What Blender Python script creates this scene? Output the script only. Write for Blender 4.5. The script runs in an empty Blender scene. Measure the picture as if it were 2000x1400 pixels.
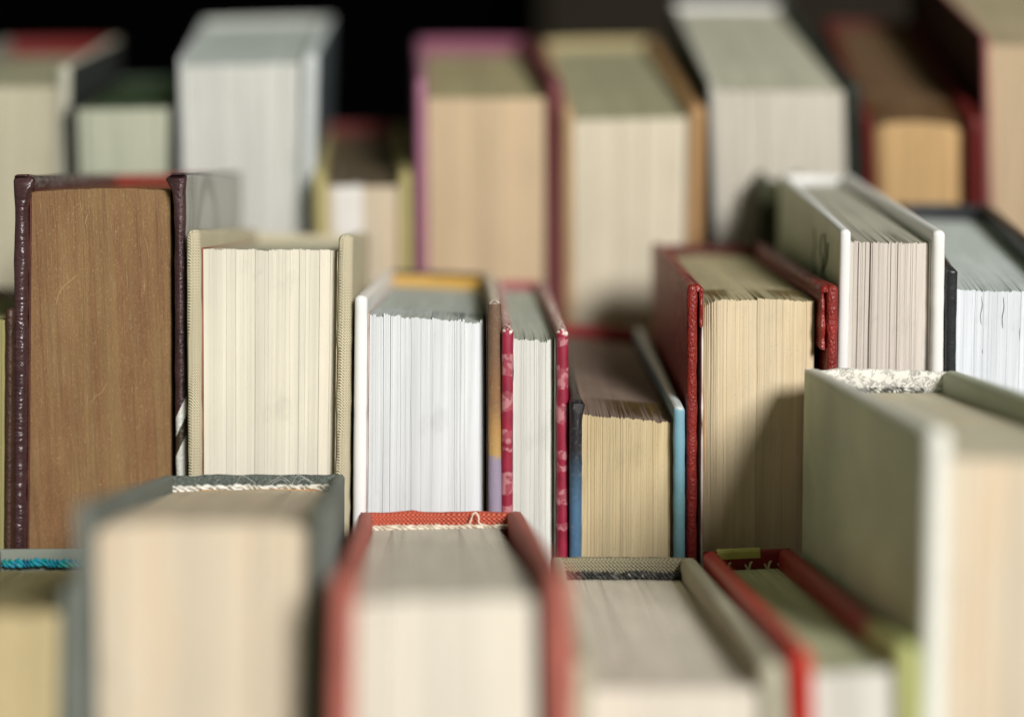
import bpy, math, random
from mathutils import Vector, noise, Euler
S = bpy.context.scene
R = math.radians

# ---------------------------------------------------------------- camera
cam_d = bpy.data.cameras.new('camera'); cam = bpy.data.objects.new('camera', cam_d)
S.collection.objects.link(cam); S.camera = cam
cam.location = (0, 0, 0.30)
cam.rotation_euler = (R(90) - math.atan(600 / 3000), 0, 0)
cam_d.sensor_width = 36; cam_d.lens = 54
cam_d.clip_start = 0.01; cam_d.clip_end = 50
cam_d.dof.use_dof = True; cam_d.dof.focus_distance = 0.501
cam_d.dof.aperture_fstop = 2.4; cam_d.dof.aperture_blades = 0

# ---------------------------------------------------------------- light
w = bpy.data.worlds.new('World'); S.world = w; w.use_nodes = True
bg = w.node_tree.nodes['Background']
bg.inputs[0].default_value = (0.78, 0.91, 0.56, 1); bg.inputs[1].default_value = 0.14
def area(name, loc, target, size, power, col):
    d = bpy.data.lights.new(name, 'AREA'); d.shape = 'DISK'; d.size = size; d.energy = power; d.color = col
    o = bpy.data.objects.new(name, d); S.collection.objects.link(o); o.location = loc
    o.rotation_euler = (Vector(target) - Vector(loc)).to_track_quat('-Z', 'Y').to_euler()
area('key_light', (0.74, -1.12, 1.16), (0.03, 0.5, 0.2), 0.58, 57.0, (1.0, 0.965, 0.93))
S.view_settings.view_transform = 'Standard'; S.view_settings.look = 'None'
S.view_settings.exposure = 0; S.view_settings.gamma = 1; S.view_settings.use_curve_mapping = False
S.cycles.max_bounces = 6; S.cycles.diffuse_bounces = 4
S.cycles.use_denoising = True

# ---------------------------------------------------------------- node helpers
class NT:
    def __init__(s, name):
        s.m = bpy.data.materials.new(name); s.m.use_nodes = True; s.t = s.m.node_tree; s.n = s.t.nodes
        s.b = s.n['Principled BSDF']; s.co = None
    def new(s, t, **k):
        n = s.n.new(t)
        for a, v in k.items(): setattr(n, a, v)
        return n
    def put(s, inp, v):
        if hasattr(v, 'is_linked') or isinstance(v, bpy.types.NodeSocket): s.t.links.new(v, inp)
        elif isinstance(v, (tuple, list)) and len(v) == 3 and inp.type == 'RGBA': inp.default_value = (*v, 1)
        else: inp.default_value = v
    def coord(s):
        if not s.co: s.co = s.new('ShaderNodeTexCoord').outputs['Object']
        return s.co
    def xyz(s):
        n = s.new('ShaderNodeSeparateXYZ'); s.put(n.inputs[0], s.coord()); return n.outputs
    def math(s, op, a, b=0.0, c=0.0):
        n = s.new('ShaderNodeMath', operation=op)
        s.put(n.inputs[0], a); s.put(n.inputs[1], b)
        if op in ('MULTIPLY_ADD', 'COMPARE', 'SMOOTH_MIN'): s.put(n.inputs[2], c)
        return n.outputs[0]
    def mapped(s, scale):
        n = s.new('ShaderNodeMapping'); s.put(n.inputs[0], s.coord()); n.inputs['Scale'].default_value = scale
        return n.outputs[0]
    def noise(s, scale, mscale=(1, 1, 1), detail=3, rough=0.5, dist=0.0):
        n = s.new('ShaderNodeTexNoise'); s.put(n.inputs['Vector'], s.mapped(mscale))
        n.inputs['Scale'].default_value = scale; n.inputs['Detail'].default_value = detail
        n.inputs['Roughness'].default_value = rough; n.inputs['Distortion'].default_value = dist
        return n.outputs[0]
    def vor(s, scale, mscale=(1, 1, 1), feature='F1'):
        n = s.new('ShaderNodeTexVoronoi', feature=feature); s.put(n.inputs['Vector'], s.mapped(mscale))
        n.inputs['Scale'].default_value = scale
        return n.outputs['Distance']
    def rng(s, v, a, b, c=0.0, d=1.0):
        n = s.new('ShaderNodeMapRange'); s.put(n.inputs[0], v)
        for i, q in enumerate((a, b, c, d)): n.inputs[i + 1].default_value = q
        return n.outputs[0]
    def mix(s, f, a, b, mode='MIX'):
        n = s.new('ShaderNodeMix', data_type='RGBA', blend_type=mode)
        s.put(n.inputs[0], f); s.put(n.inputs[6], a); s.put(n.inputs[7], b)
        return n.outputs[2]
    def ramp(s, v, stops, interp='LINEAR'):
        n = s.new('ShaderNodeValToRGB'); s.put(n.inputs[0], v); r = n.color_ramp; r.interpolation = interp
        while len(r.elements) < len(stops): r.elements.new(0.5)
        for e, (p, c) in zip(r.elements, stops): e.position = p; e.color = (*c, 1)
        return n.outputs[0]
    def bump(s, h, strength, dist):
        n = s.new('ShaderNodeBump'); s.put(n.inputs['Height'], h)
        n.inputs['Strength'].default_value = strength; n.inputs['Distance'].default_value = dist
        s.t.links.new(n.outputs[0], s.b.inputs['Normal'])
    def done(s, col, rough=0.6, spec=0.3):
        s.put(s.b.inputs['Base Color'], col); s.put(s.b.inputs['Roughness'], rough)
        s.b.inputs['Specular IOR Level'].default_value = spec
        return s.m

def scale_col(c, f): return tuple(min(1, max(0, x * f)) for x in c)

def paper(name, col, vary=0.10, streak=0.10, speck=0.0, edge=None):
    t = NT(name)
    a = t.new('ShaderNodeAttribute', attribute_name='tint').outputs['Fac']
    k = t.rng(a, 0, 1, 1 - vary, 1 + vary)
    n1 = t.rng(t.noise(1.0, (5200, 300, 26), 2), 0.25, 0.75, 1 - streak, 1 + streak)
    n2 = t.rng(t.noise(34, (1, 1, 0.35), 5, 0.6), 0.3, 0.7, 0.92, 1.05)
    n3 = t.rng(t.noise(1.0, (260, 40, 3), 3, 0.6), 0.32, 0.68, 0.91, 1.07)      # bundles of leaves that have toned differently
    k = t.math('MULTIPLY', t.math('MULTIPLY', t.math('MULTIPLY', k, n1), n2), n3)
    smudge = t.rng(t.noise(85, (1, 1, 0.6), 4, 0.6), 0.60, 0.78, 1.0, 0.86)
    k = t.math('MULTIPLY', k, smudge)
    kk = t.new('ShaderNodeCombineColor')
    for i in range(3): t.put(kk.inputs[i], k)
    c = t.mix(1.0, col, kk.outputs[0], 'MULTIPLY')
    if edge:   # toning of old paper: blotches of a darker, yellower tone
        c = t.mix(t.rng(t.noise(60, (1, 1, 0.2), 5, 0.6), 0.45, 0.75, 0, 0.6), c, edge)
    if speck:
        f = t.rng(t.noise(1600, (1, 1, 0.6), 2), 0.66, 0.78, 0, speck)
        c = t.mix(f, c, scale_col(col, 0.3))
    c = t.mix(1.0, c, t.new('ShaderNodeAttribute', attribute_name='headtone').outputs['Color'], 'MULTIPLY')   # page tops: shade painted into the head colour, plus stained heads
    h = t.noise(1.0, (5200, 500, 120), 3)
    t.bump(h, 0.35, 0.0002)
    return t.done(c, 0.85, 0.15)

def aged_edge(name):
    t = NT(name)
    a = t.new('ShaderNodeAttribute', attribute_name='tint').outputs['Fac']
    base = t.ramp(t.noise(45, (1.6, 1, 0.5), 5, 0.65), [(0.3, (0.19, 0.086, 0.038)), (0.5, (0.245, 0.128, 0.055)), (0.72, (0.31, 0.192, 0.085))])
    base = t.mix(t.rng(t.noise(1, (2600, 400, 60), 4, 0.7), 0.3, 0.7, 0, 0.45), base, (0.20, 0.11, 0.045))
    base = t.mix(t.rng(t.noise(1, (3600, 400, 110), 3, 0.7), 0.60, 0.74, 0, 0.75), base, (0.50, 0.34, 0.17))
    base = t.mix(t.rng(t.noise(2300, (1, 1, 0.5), 2), 0.62, 0.74, 0, 0.7), base, (0.10, 0.05, 0.025))
    base = t.mix(t.rng(t.noise(2600, (1.3, 1, 0.45), 2), 0.60, 0.74, 0, 0.55), base, (0.58, 0.42, 0.22))
    base = t.mix(t.rng(t.noise(1, (1500, 300, 14), 3, 0.6), 0.52, 0.66, 0, 0.5), base, (0.13, 0.065, 0.027))
    base = t.mix(t.rng(t.noise(1, (4200, 300, 42), 2, 0.6), 0.66, 0.70, 0, 0.8), base, (0.05, 0.025, 0.012))
    base = t.mix(t.rng(t.noise(1, (420, 300, 5), 2, 0.6), 0.40, 0.62, 0, 0.3), base, (0.30, 0.22, 0.09))
    base = t.mix(t.rng(a, 0, 1, 0.0, 0.22), base, (0.17, 0.09, 0.035))
    t.bump(t.math('ADD', t.noise(1, (3800, 500, 260), 4, 0.7), t.noise(1800, (1, 1, 1), 2)), 0.55, 0.0003)
    return t.done(base, 0.62, 0.35)

def plain(name, col, rough=0.55, spec=0.35, var=0.06, bump=0.15, bs=900):
    t = NT(name)
    k = t.rng(t.noise(40, (1, 1, 1), 4), 0.3, 0.7, 0, 1)
    c = t.mix(k, scale_col(col, 1 - var), scale_col(col, 1 + var))
    c = t.mix(t.rng(t.noise(700, (1, 1, 1), 3, 0.7), 0.64, 0.76, 0, 0.35), c, scale_col(col, 0.6))
    t.bump(t.noise(bs, (1, 1, 1), 3), bump, 0.0002)
    return t.done(c, rough, spec)

def weave_h(t, per):
    x, y, z = t.xyz(); k = 2 * math.pi / per
    wob = t.math('MULTIPLY', t.math('SUBTRACT', t.noise(160, (1, 1, 1), 2), 0.5), 2.2)
    u = t.math('SINE', t.math('ADD', t.math('MULTIPLY', t.math('ADD', x, y), k), wob))
    v = t.math('SINE', t.math('ADD', t.math('MULTIPLY', z, k), wob))
    return t.math('ADD', t.math('MULTIPLY', u, v), t.math('MULTIPLY', t.math('ADD', u, v), 0.25))

def cloth(name, col, dark=0.55, light=1.2, per=0.0009, rough=0.85, spec=0.15, bump=0.6):
    t = NT(name); h = weave_h(t, per)
    f = t.rng(h, -1.0, 1.0, 0, 1)
    c = t.ramp(f, [(0.0, scale_col(col, dark)), (0.35, scale_col(col, 0.92)), (0.7, col), (1.0, scale_col(col, light))])
    c = t.mix(t.rng(t.noise(1500, (1, 1, 1), 3, 0.8), 0.35, 0.65, 0.0, 0.35), c, scale_col(col, 0.65))
    c = t.mix(t.rng(t.noise(55, (1, 1, 1), 3), 0.35, 0.65, 0, 0.25), c, scale_col(col, 1.15))
    t.bump(h, bump, 0.0003)
    return t.done(c, rough, spec)

def leather(name, col, rough=0.33, cell=950, bump=0.8, spec=0.5, wrinkle=0.0, wear=None):
    t = NT(name)
    v = t.vor(cell, (1, 1, 0.75), 'SMOOTH_F1')
    h = t.math('ADD', t.math('MULTIPLY', v, -0.25 if wrinkle else -1.0), t.math('MULTIPLY', t.noise(cell * 1.6, (1, 1, 1), 2), 0.08 if wrinkle else 0.2))
    if wrinkle:
        h = t.math('ADD', h, t.math('MULTIPLY', t.noise(150, (1, 1, 2.6), 3, 0.55, 0.8), wrinkle))
    c = t.mix(t.rng(t.noise(90, (1, 1, 1), 4), 0.3, 0.7, 0, 1), scale_col(col, 0.8), scale_col(col, 1.25))
    if wear:
        c = t.mix(t.rng(t.noise(900, (1, 1, 1), 3, 0.7), 0.60, 0.72, 0, 0.7), c, wear)
    t.bump(h, bump, 0.0004)
    return t.done(c, t.rng(t.noise(300, (1, 1, 1), 3), 0.3, 0.7, rough * 0.8, rough * 1.35), spec)

def banded(name, ztop, px, stops, slope=0.0, x0=0.0, jag=5.0, interp='CONSTANT', span=600.0, grain=0.25, rough=0.5, rim=None, per=0.00055):
    """printed cover: colours change down the board; stops in (distance below the top / span, colour)"""
    t = NT(name); x, y, z = t.xyz()
    d = t.math('MULTIPLY', t.math('SUBTRACT', ztop, z), px)
    d = t.math('ADD', d, t.math('MULTIPLY', t.math('SUBTRACT', t.noise(600, (1, 1, 1), 2), 0.5), jag))
    if slope: d = t.math('ADD', d, t.math('MULTIPLY', t.math('SUBTRACT', x, x0), slope * px))
    c = t.ramp(t.math('DIVIDE', d, span), stops, interp)
    h = weave_h(t, per)
    c = t.mix(t.rng(h, -1, 1, grain, 0), c, (0.02, 0.015, 0.015))
    c = t.mix(t.rng(t.noise(800, (1, 1, 1), 3, 0.7), 0.55, 0.75, 0, 0.3), c, (0.5, 0.45, 0.42))
    if rim:
        f = t.math('MULTIPLY', t.rng(d, 7, 2, 0, 1), 1.0)
        c = t.mix(f, c, rim)
    t.bump(h, 0.3, 0.0002)
    return t.done(c, rough, 0.35)

def red_print(name, ztop, marks):
    t = NT(name); x, y, z = t.xyz()
    d = t.math('MULTIPLY', t.math('SUBTRACT', ztop, z), 6000)
    d = t.math('ADD', d, t.math('MULTIPLY', t.math('SUBTRACT', t.noise(330, (1, 1, 1), 2), 0.5), 30))
    st = [(0.0, (0, 0, 0))]
    for a, b in marks: st += [(a / 460, (1, 1, 1)), (b / 460, (0, 0, 0))]
    m = t.ramp(t.math('DIVIDE', d, 460), st, 'CONSTANT')
    hole = t.rng(t.noise(380, (1, 1, 1), 2), 0.47, 0.52, 1, 0.25)
    dots = t.rng(weave_h(t, 0.0006), -0.9, 0.6, 0.35, 1.0)
    f = t.math('MULTIPLY', t.math('MULTIPLY', m, hole), dots)
    red = t.mix(t.rng(t.noise(150, (1, 1, 1), 3), 0.3, 0.7, 0, 1), (0.22, 0.008, 0.030), (0.33, 0.016, 0.050))
    c = t.mix(f, red, (0.52, 0.24, 0.26))
    top = t.rng(d, 12, 4, 0, 1)
    c = t.mix(t.math('MULTIPLY', top, t.rng(t.noise(900, (1, 1, 1), 2), 0.45, 0.55, 0, 1)), c, (0.8, 0.72, 0.66))
    t.bump(weave_h(t, 0.0006), 0.25, 0.0002)
    return t.done(c, 0.45, 0.45)

def floral(name):
    t = NT(name)
    v = t.vor(330, (1, 1, 1), 'DISTANCE_TO_EDGE')
    n = t.noise(300, (1, 1, 1), 3, 0.6, 1.4)
    line = t.rng(t.math('ABSOLUTE', t.math('SUBTRACT', n, 0.5)), 0.0, 0.075, 1, 0)
    keep = t.rng(t.noise(300, (1, 1, 1), 2), 0.36, 0.46, 0, 1)
    f = t.math('MULTIPLY', t.math('MULTIPLY', line, keep), 0.75)
    c = t.mix(f, (0.68, 0.66, 0.60), (0.14, 0.135, 0.12))
    t.bump(t.noise(260, (1, 1, 1), 3), 0.4, 0.0004)
    return t.done(c, 0.6, 0.3)

def two_tone(name, c1, c2, axis, at, width=0.0004, rough=0.5):
    """cover whose printed colour changes at a line along one local axis"""
    t = NT(name); o = t.xyz()[axis]
    n = t.math('ADD', o, t.math('MULTIPLY', t.math('SUBTRACT', t.noise(300, (1, 1, 1), 2), 0.5), 0.002))
    c = t.mix(t.rng(n, at - width, at + width, 0, 1), c1, c2)
    c = t.mix(t.rng(t.noise(500, (1, 1, 1), 3), 0.5, 0.75, 0, 0.25), c, scale_col(c1, 0.6))
    t.bump(t.noise(700, (1, 1, 1), 3), 0.2, 0.0002)
    return t.done(c, rough, 0.35)

# ---------------------------------------------------------------- mesh helpers
CUR = [None]
def splay(verts, b):
    """old books spread or lean a little towards the foot: slide vertices sideways with the depth below the head"""
    L, Rr = b.spl; out = []
    for x, y, z in verts:
        u = min(1, max(0, x / b.W + 0.5)); d = max(0, b.H - z); d = d if d < 0.13 else 0.13 + (d - 0.13) * 0.1
        out.append((x + (L * (1 - u) + Rr * u) * d, y, z))
    return out
def link(name, verts, faces, mat, parent=None, smooth=True, sharp=40, tint=None, tone=None):
    if parent and CUR[0]: verts = splay(verts, CUR[0])
    me = bpy.data.meshes.new(name); me.from_pydata(verts, [], faces); me.update()
    if smooth:
        me.polygons.foreach_set('use_smooth', [True] * len(me.polygons))
        if sharp: me.set_sharp_from_angle(angle=R(sharp))
    if tint is not None:
        at = me.attributes.new('tint', 'FLOAT', 'POINT'); at.data.foreach_set('value', tint)
    if tone is not None:
        at = me.attributes.new('headtone', 'FLOAT_COLOR', 'POINT'); at.data.foreach_set('color', tone)
    for m in (mat if isinstance(mat, list) else [mat]): me.materials.append(m)
    o = bpy.data.objects.new(name, me); S.collection.objects.link(o)
    if parent: o.parent = parent
    return o

def nz(x, y=0.0, z=0.0): return noise.noise(Vector((x, y, z)))

class Book:
    def __init__(s, geo, **k):
        s.W, s.Wb, s.D, s.H, loc, rot, s.spl = geo; s.k = k
        s.seed = k.get('seed', 1); CUR[0] = s
        o = bpy.data.objects.new('book', None); S.collection.objects.link(o)
        o.empty_display_size = 0.02; o.location = loc; o.rotation_euler = Euler([R(a) for a in rot], 'XYZ')
        o['label'] = k['label']; o['category'] = 'book'; s.o = o
        if k.get('group'): o['group'] = k['group']
    def half(s, y): return 0.5 * (s.W + (s.Wb - s.W) * max(0, y) / s.D)

    def slab(s, name, side, off, t, y0, y1, z0, z1, mat, rc=None, amp=0.0002, pinch=0.0, bow=0.0, nzs=44, wob=0.0, parent=None):
        """a board or sheet standing along one side; off = distance inwards of its outer face"""
        rc = rc or t * 0.42; ring = []
        def arc(cs, cy, a0, a1):
            for i in range(5):
                a = a0 + (a1 - a0) * i / 4; ring.append((cs + rc * math.cos(a), cy + rc * math.sin(a)))
        arc(rc, y0 + rc, math.pi, 1.5 * math.pi); arc(t - rc, y0 + rc, 1.5 * math.pi, 2 * math.pi)
        for f in (0.02, 0.06, 0.12, 0.25, 0.5, 0.75): ring.append((t, y0 + rc + (y1 - y0 - 2 * rc) * f))
        arc(t - rc, y1 - rc, 0, 0.5 * math.pi); arc(rc, y1 - rc, 0.5 * math.pi, math.pi)
        for f in (0.75, 0.5, 0.25, 0.12, 0.06, 0.02): ring.append((0, y0 + rc + (y1 - y0 - 2 * rc) * f))
        zs = [(z0, 0)]
        for i in range(1, nzs): zs.append((z0 + (z1 - rc - z0) * (i / (nzs - 1)) ** 0.75, 0))
        for i in range(1, 5):
            a = i / 4 * math.pi / 2; zs.append((z1 - rc + rc * math.sin(a), rc * (1 - math.cos(a))))
        V = []; F = []; n = len(ring); sd = s.seed * 7.3 + side * 3.1 + off * 1000
        for z, ins in zs:
            j = amp * nz(sd, z * 180) + amp * 0.6 * nz(sd + 5, z * 620)
            fr = wob * nz(sd + 9, z * 260)
            b = bow * math.sin(math.pi * min(1, max(0, (s.H - z) / 0.12)))
            tp = max(0, 1 - (s.H - z) / 0.010)
            for sx, y in ring:
                x = t / 2 + (sx - t / 2) * (1 - 2 * ins / t)
                yy = y + (ins if y < (y0 + y1) / 2 else -ins)
                near = max(0, 1 - (y - y0) / 0.012)
                g = j * (1 if sx > t / 2 else -0.6)
                if pinch and sx > t / 2: g += pinch * tp ** 1.5 * near * (1 + 0.45 * math.sin(z * 2600 + sd))
                if pinch and sx <= t / 2: g += -pinch * 0.25 * tp ** 2 * near
                yy += (fr + 0.5 * pinch * tp * math.sin(z * 3100 + sd)) * near
                X = s.half(yy) - off - x - g - b * near
                V.append((side * X, yy, z + (nz(sd, yy * 90) * amp * 1.2 if ins else 0)))
        m = len(zs)
        for i in range(m - 1):
            for j in range(n):
                q = (i * n + j, i * n + (j + 1) % n, (i + 1) * n + (j + 1) % n, (i + 1) * n + j)
                F.append(q if side < 0 else q[::-1])
        top = tuple((m - 1) * n + j for j in range(n)); bot = tuple(range(n))
        F.append(top if side < 0 else top[::-1]); F.append(bot[::-1] if side < 0 else bot)
        return link(name, V, F, mat, parent or s.o, sharp=55)

    def spine(s, mat, drop=0.0, bulge=0.0025, t=0.0016, wav=0.0, dip=0.0):
        D = s.D; N = 28; V = []; F = []
        zt = s.H - drop; zr = [(0.0005, 0), (s.H * 0.4, 0), (s.H * 0.8, 0), (zt - 0.012, 0), (zt - 0.006, 0), (zt - 0.003, 0)]
        for i in range(4):
            a = i / 3 * math.pi / 2; zr.append((zt - t / 2 + t / 2 * math.sin(a), t * 0.5 * (1 - math.cos(a))))
        for z, ins in zr:
            for inner in (0, 1):
                for i in range(N + 1):
                    u = i / N; u2 = u if not inner else 1 - u
                    hw = s.Wb / 2 - 0.0006 - (inner * t * 0.6)
                    x = -hw + 2 * hw * u2
                    y = D - bulge * (2 * u2 - 1) ** 2 - 0.0002
                    y -= (t - ins if inner else ins)
                    up = max(0, 1 - (zt - z) / 0.012)
                    y += wav * up * nz(s.seed + 3, u2 * 7)
                    zz = z + up * (wav * 0.6 * nz(s.seed + 1, u2 * 5) + wav * 0.25 * nz(s.seed + 2, u2 * 17) - dip * math.sin(math.pi * u2))
                    V.append((x, y, zz))
        n = 2 * (N + 1); m = len(zr)
        for i in range(m - 1):
            for j in range(n):
                F.append((i * n + j, i * n + (j + 1) % n, (i + 1) * n + (j + 1) % n, (i + 1) * n + j))
        F = [f[::-1] for f in F]
        for i in (0, m - 1):
            for j in range(N):
                a, b, c, d = i * n + j, i * n + j + 1, i * n + n - 2 - j, i * n + n - 1 - j
                F.append((a, b, c, d))
        return link('spine', V, F, mat, s.o, sharp=60)

    def pages(s, mat, tl, tr, fi, ti, bi=0.0035, col=0.00028, jit=0.00010, gap=0.00005, sig=0.0022, siggap=0.00016, conc=0.0, arch=0.0,
              tilt=0.0, right_fall=0.0, left_dip=0.0, wavy=0.00012, topj=0.00025, name='page_block', round_c=0.0, cfall=0.0, head=(0.74, 0.77, 0.70)):  # head: colour multiplier that paints shade onto the page tops
        rnd = random.Random(s.seed); V = []; F = []; T = []; HC = []
        x0 = -s.W / 2 + tl; x1 = s.W / 2 - tr; Wp = x1 - x0
        xb0 = -s.Wb / 2 + tl; xb1 = s.Wb / 2 - tr
        bs = []; x = x0; nxt = x0 + sig * rnd.uniform(0.5, 1.5); gy = gz = gt = 0
        while x < x1 - col * 0.5:
            wd = max(col * 0.45, col * rnd.lognormvariate(0, 0.35)); g = gap * rnd.uniform(0.4, 1.6)
            if x > nxt:
                g = siggap * rnd.lognormvariate(-0.2, 0.7); nxt = x + sig * rnd.lognormvariate(-0.35, 0.85)
                gy = rnd.gauss(0, jit * 1.5); gz = rnd.gauss(0, topj * 0.7); gt = rnd.gauss(0, 0.20)
            if x + g + wd > x1: wd = x1 - x - g
            if wd <= col * 0.2: break
            bs.append((x + g, x + g + wd, gy + rnd.gauss(0, jit), gz + rnd.gauss(0, topj * 0.5), min(1, max(0, 0.5 + gt + rnd.gauss(0, 0.16)))))
            x += g + wd
        zb = 0.001 + bi; zt = s.H - ti
        NZ = 16; zz = [zb + (zt - zb) * (i / NZ) ** 0.6 for i in range(NZ + 1)]
        yr = [0.0, 0.0012, 0.004, 0.012, 0.04, s.D - 0.0045]
        def wv(xx, z): return wavy * (nz(xx * 260 + s.seed, z * 22) + 0.6 * nz(xx * 700, z * 55 + s.seed)) * min(1, (xx - x0) / 0.002, (x1 - xx) / 0.002)
        for a, b, jy, jz, tt in bs:
            u = ((a + b) / 2 - x0) / Wp; base = len(V)
            yf = fi + jy + conc * 4 * u * (1 - u) - round_c * 4 * u * (1 - u) + round_c
            yf += right_fall * max(0, (u - 0.80) / 0.20) ** 2 + left_dip * max(0, (0.13 - u) / 0.13) ** 1.2
            cf = abs(2 * u - 1) ** 7; yf += cfall * 1.3 * cf
            dz = jz - cfall * cf + 0.0003 * nz(u * 9, s.seed) + arch * (4 * u * (1 - u) - 1) - tilt * u - left_dip * 0.6 * max(0, (0.10 - u) / 0.10)
            def bx(xx, y):
                v = (xx - x0) / Wp; e = (xb0 + v * (xb1 - xb0)); return xx + (e - xx) * y / s.D
            # front columns
            for z in zz:
                wa, wb_ = wv(a, z), wv(b, z)
                jj = 0.4 * jit * nz(a * 900, z * 60 + s.seed)
                top = 1 if z == zz[-1] else 0
                for xx, wq in ((a, wa), (b, wb_)):
                    V.append((bx(xx + wq, yf), yf + jj, z + (dz if top else 0)))
                    V.append((bx(xx + wq * 0.3, 0.03), 0.03, z + (dz * 0.3 if top else 0)))
            n = NZ + 1
            for i in range(NZ):
                q = base + i * 4
                F += [(q, q + 2, q + 6, q + 4), (q + 1, q, q + 4, q + 5), (q + 2, q + 3, q + 7, q + 6)]
            # top surface
            tb = len(V)
            for ri, y in enumerate(yr):
                yy = yf + (y - 0) if ri < 4 else y
                fall = math.exp(-y / 0.012)
                for xx in (a, b):
                    V.append((bx(xx + wv(xx, zt) * fall, yy), yy + (0.4 * jit * nz(a * 900, zt * 60 + s.seed) if ri == 0 else 0),
                              zt + dz * (1 if ri == 0 else fall * 0.85 + 0.0) + (arch * (4 * u * (1 - u) - 1) - tilt * u) * (1 - fall) * (ri > 0)))
            for i in range(len(yr) - 1):
                q = tb + i * 2; F.append((q, q + 1, q + 3, q + 2))
            T += [tt] * (len(V) - base); HC += [1.0] * 4 * (tb - base) + [*head, 1.0] * (len(V) - tb)
        return link(name, V, F, mat, s.o, smooth=False, tint=T, tone=HC)

    def headband(s, mat, x0, x1, y, z, r, pitch=0.0042, strands=2, flat=1.0, seed=0, name='headband', sr=0.62, core=None):
        """stitched or twisted cord lying across the head of the page block"""
        V = []; F = []; N = max(60, int((x1 - x0) / 0.00022)); K = 7; tints = []
        for st in range(strands):
            ph = st * 2 * math.pi / strands; b0 = len(V)
            for i in range(N + 1):
                u = i / N; x = x0 + (x1 - x0) * u
                a = 2 * math.pi * (x - x0) / pitch + ph + 1.7 * nz(x * 260, seed) + 1.2 * nz(x * 90, seed + 7)
                rr = r * 0.55
                cy = y + rr * math.cos(a) * 1.0 + 0.5 * r * nz(x * 90 + seed, 4); cz = z + rr * math.sin(a) * flat + 0.4 * r * nz(x * 120 + seed, 2)
                rad = r * sr * (0.85 + 0.55 * nz(x * 420, st * 3 + seed)) * (1 if 0.01 < u < 0.99 else 0.5)
                for k in range(K):
                    b = 2 * math.pi * k / K + a * 0.5
                    V.append((x + 0.3 * rad * math.sin(b) * math.cos(a), cy + rad * math.cos(b), cz + rad * math.sin(b)))
            for i in range(N):
                for k in range(K):
                    F.append((b0 + i * K + k, b0 + i * K + (k + 1) % K, b0 + (i + 1) * K + (k + 1) % K, b0 + (i + 1) * K + k))
            F.append(tuple(b0 + k for k in range(K))[::-1]); F.append(tuple(b0 + N * K + k for k in range(K)))
        return link(name, V, F, mat, s.o, sharp=0)

    def thread(s, pts, r, mat, name='loose_thread', parent=None, flat=1.0):
        V = []; F = []; K = 6; P = [Vector(p) for p in pts]
        Q = []
        for i in range(len(P) - 1):    # Catmull-Rom
            p0, p1, p2, p3 = P[max(0, i - 1)], P[i], P[i + 1], P[min(len(P) - 1, i + 2)]
            for j in range(8):
                t = j / 8
                Q.append(0.5 * ((2 * p1) + (-p0 + p2) * t + (2 * p0 - 5 * p1 + 4 * p2 - p3) * t * t + (-p0 + 3 * p1 - 3 * p2 + p3) * t ** 3))
        Q.append(P[-1])
        for i, q in enumerate(Q):
            d = (Q[min(i + 1, len(Q) - 1)] - Q[max(0, i - 1)]).normalized()
            a = d.cross(Vector((0.1, 1, 0.2))).normalized(); b = d.cross(a)
            e = r * (0.35 + 0.65 * math.sin(math.pi * (i + 1) / (len(Q) + 1)) ** 0.4)
            for k in range(K):
                an = 2 * math.pi * k / K; V.append(tuple(q + a * e * math.cos(an) + b * e * flat * math.sin(an)))
        for i in range(len(Q) - 1):
            for k in range(K):
                F.append((i * K + k, i * K + (k + 1) % K, (i + 1) * K + (k + 1) % K, (i + 1) * K + k))
        F.append(tuple(range(K))[::-1]); F.append(tuple((len(Q) - 1) * K + k for k in range(K)))
        return link(name, V, F, mat, parent or s.o, sharp=0)

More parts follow.
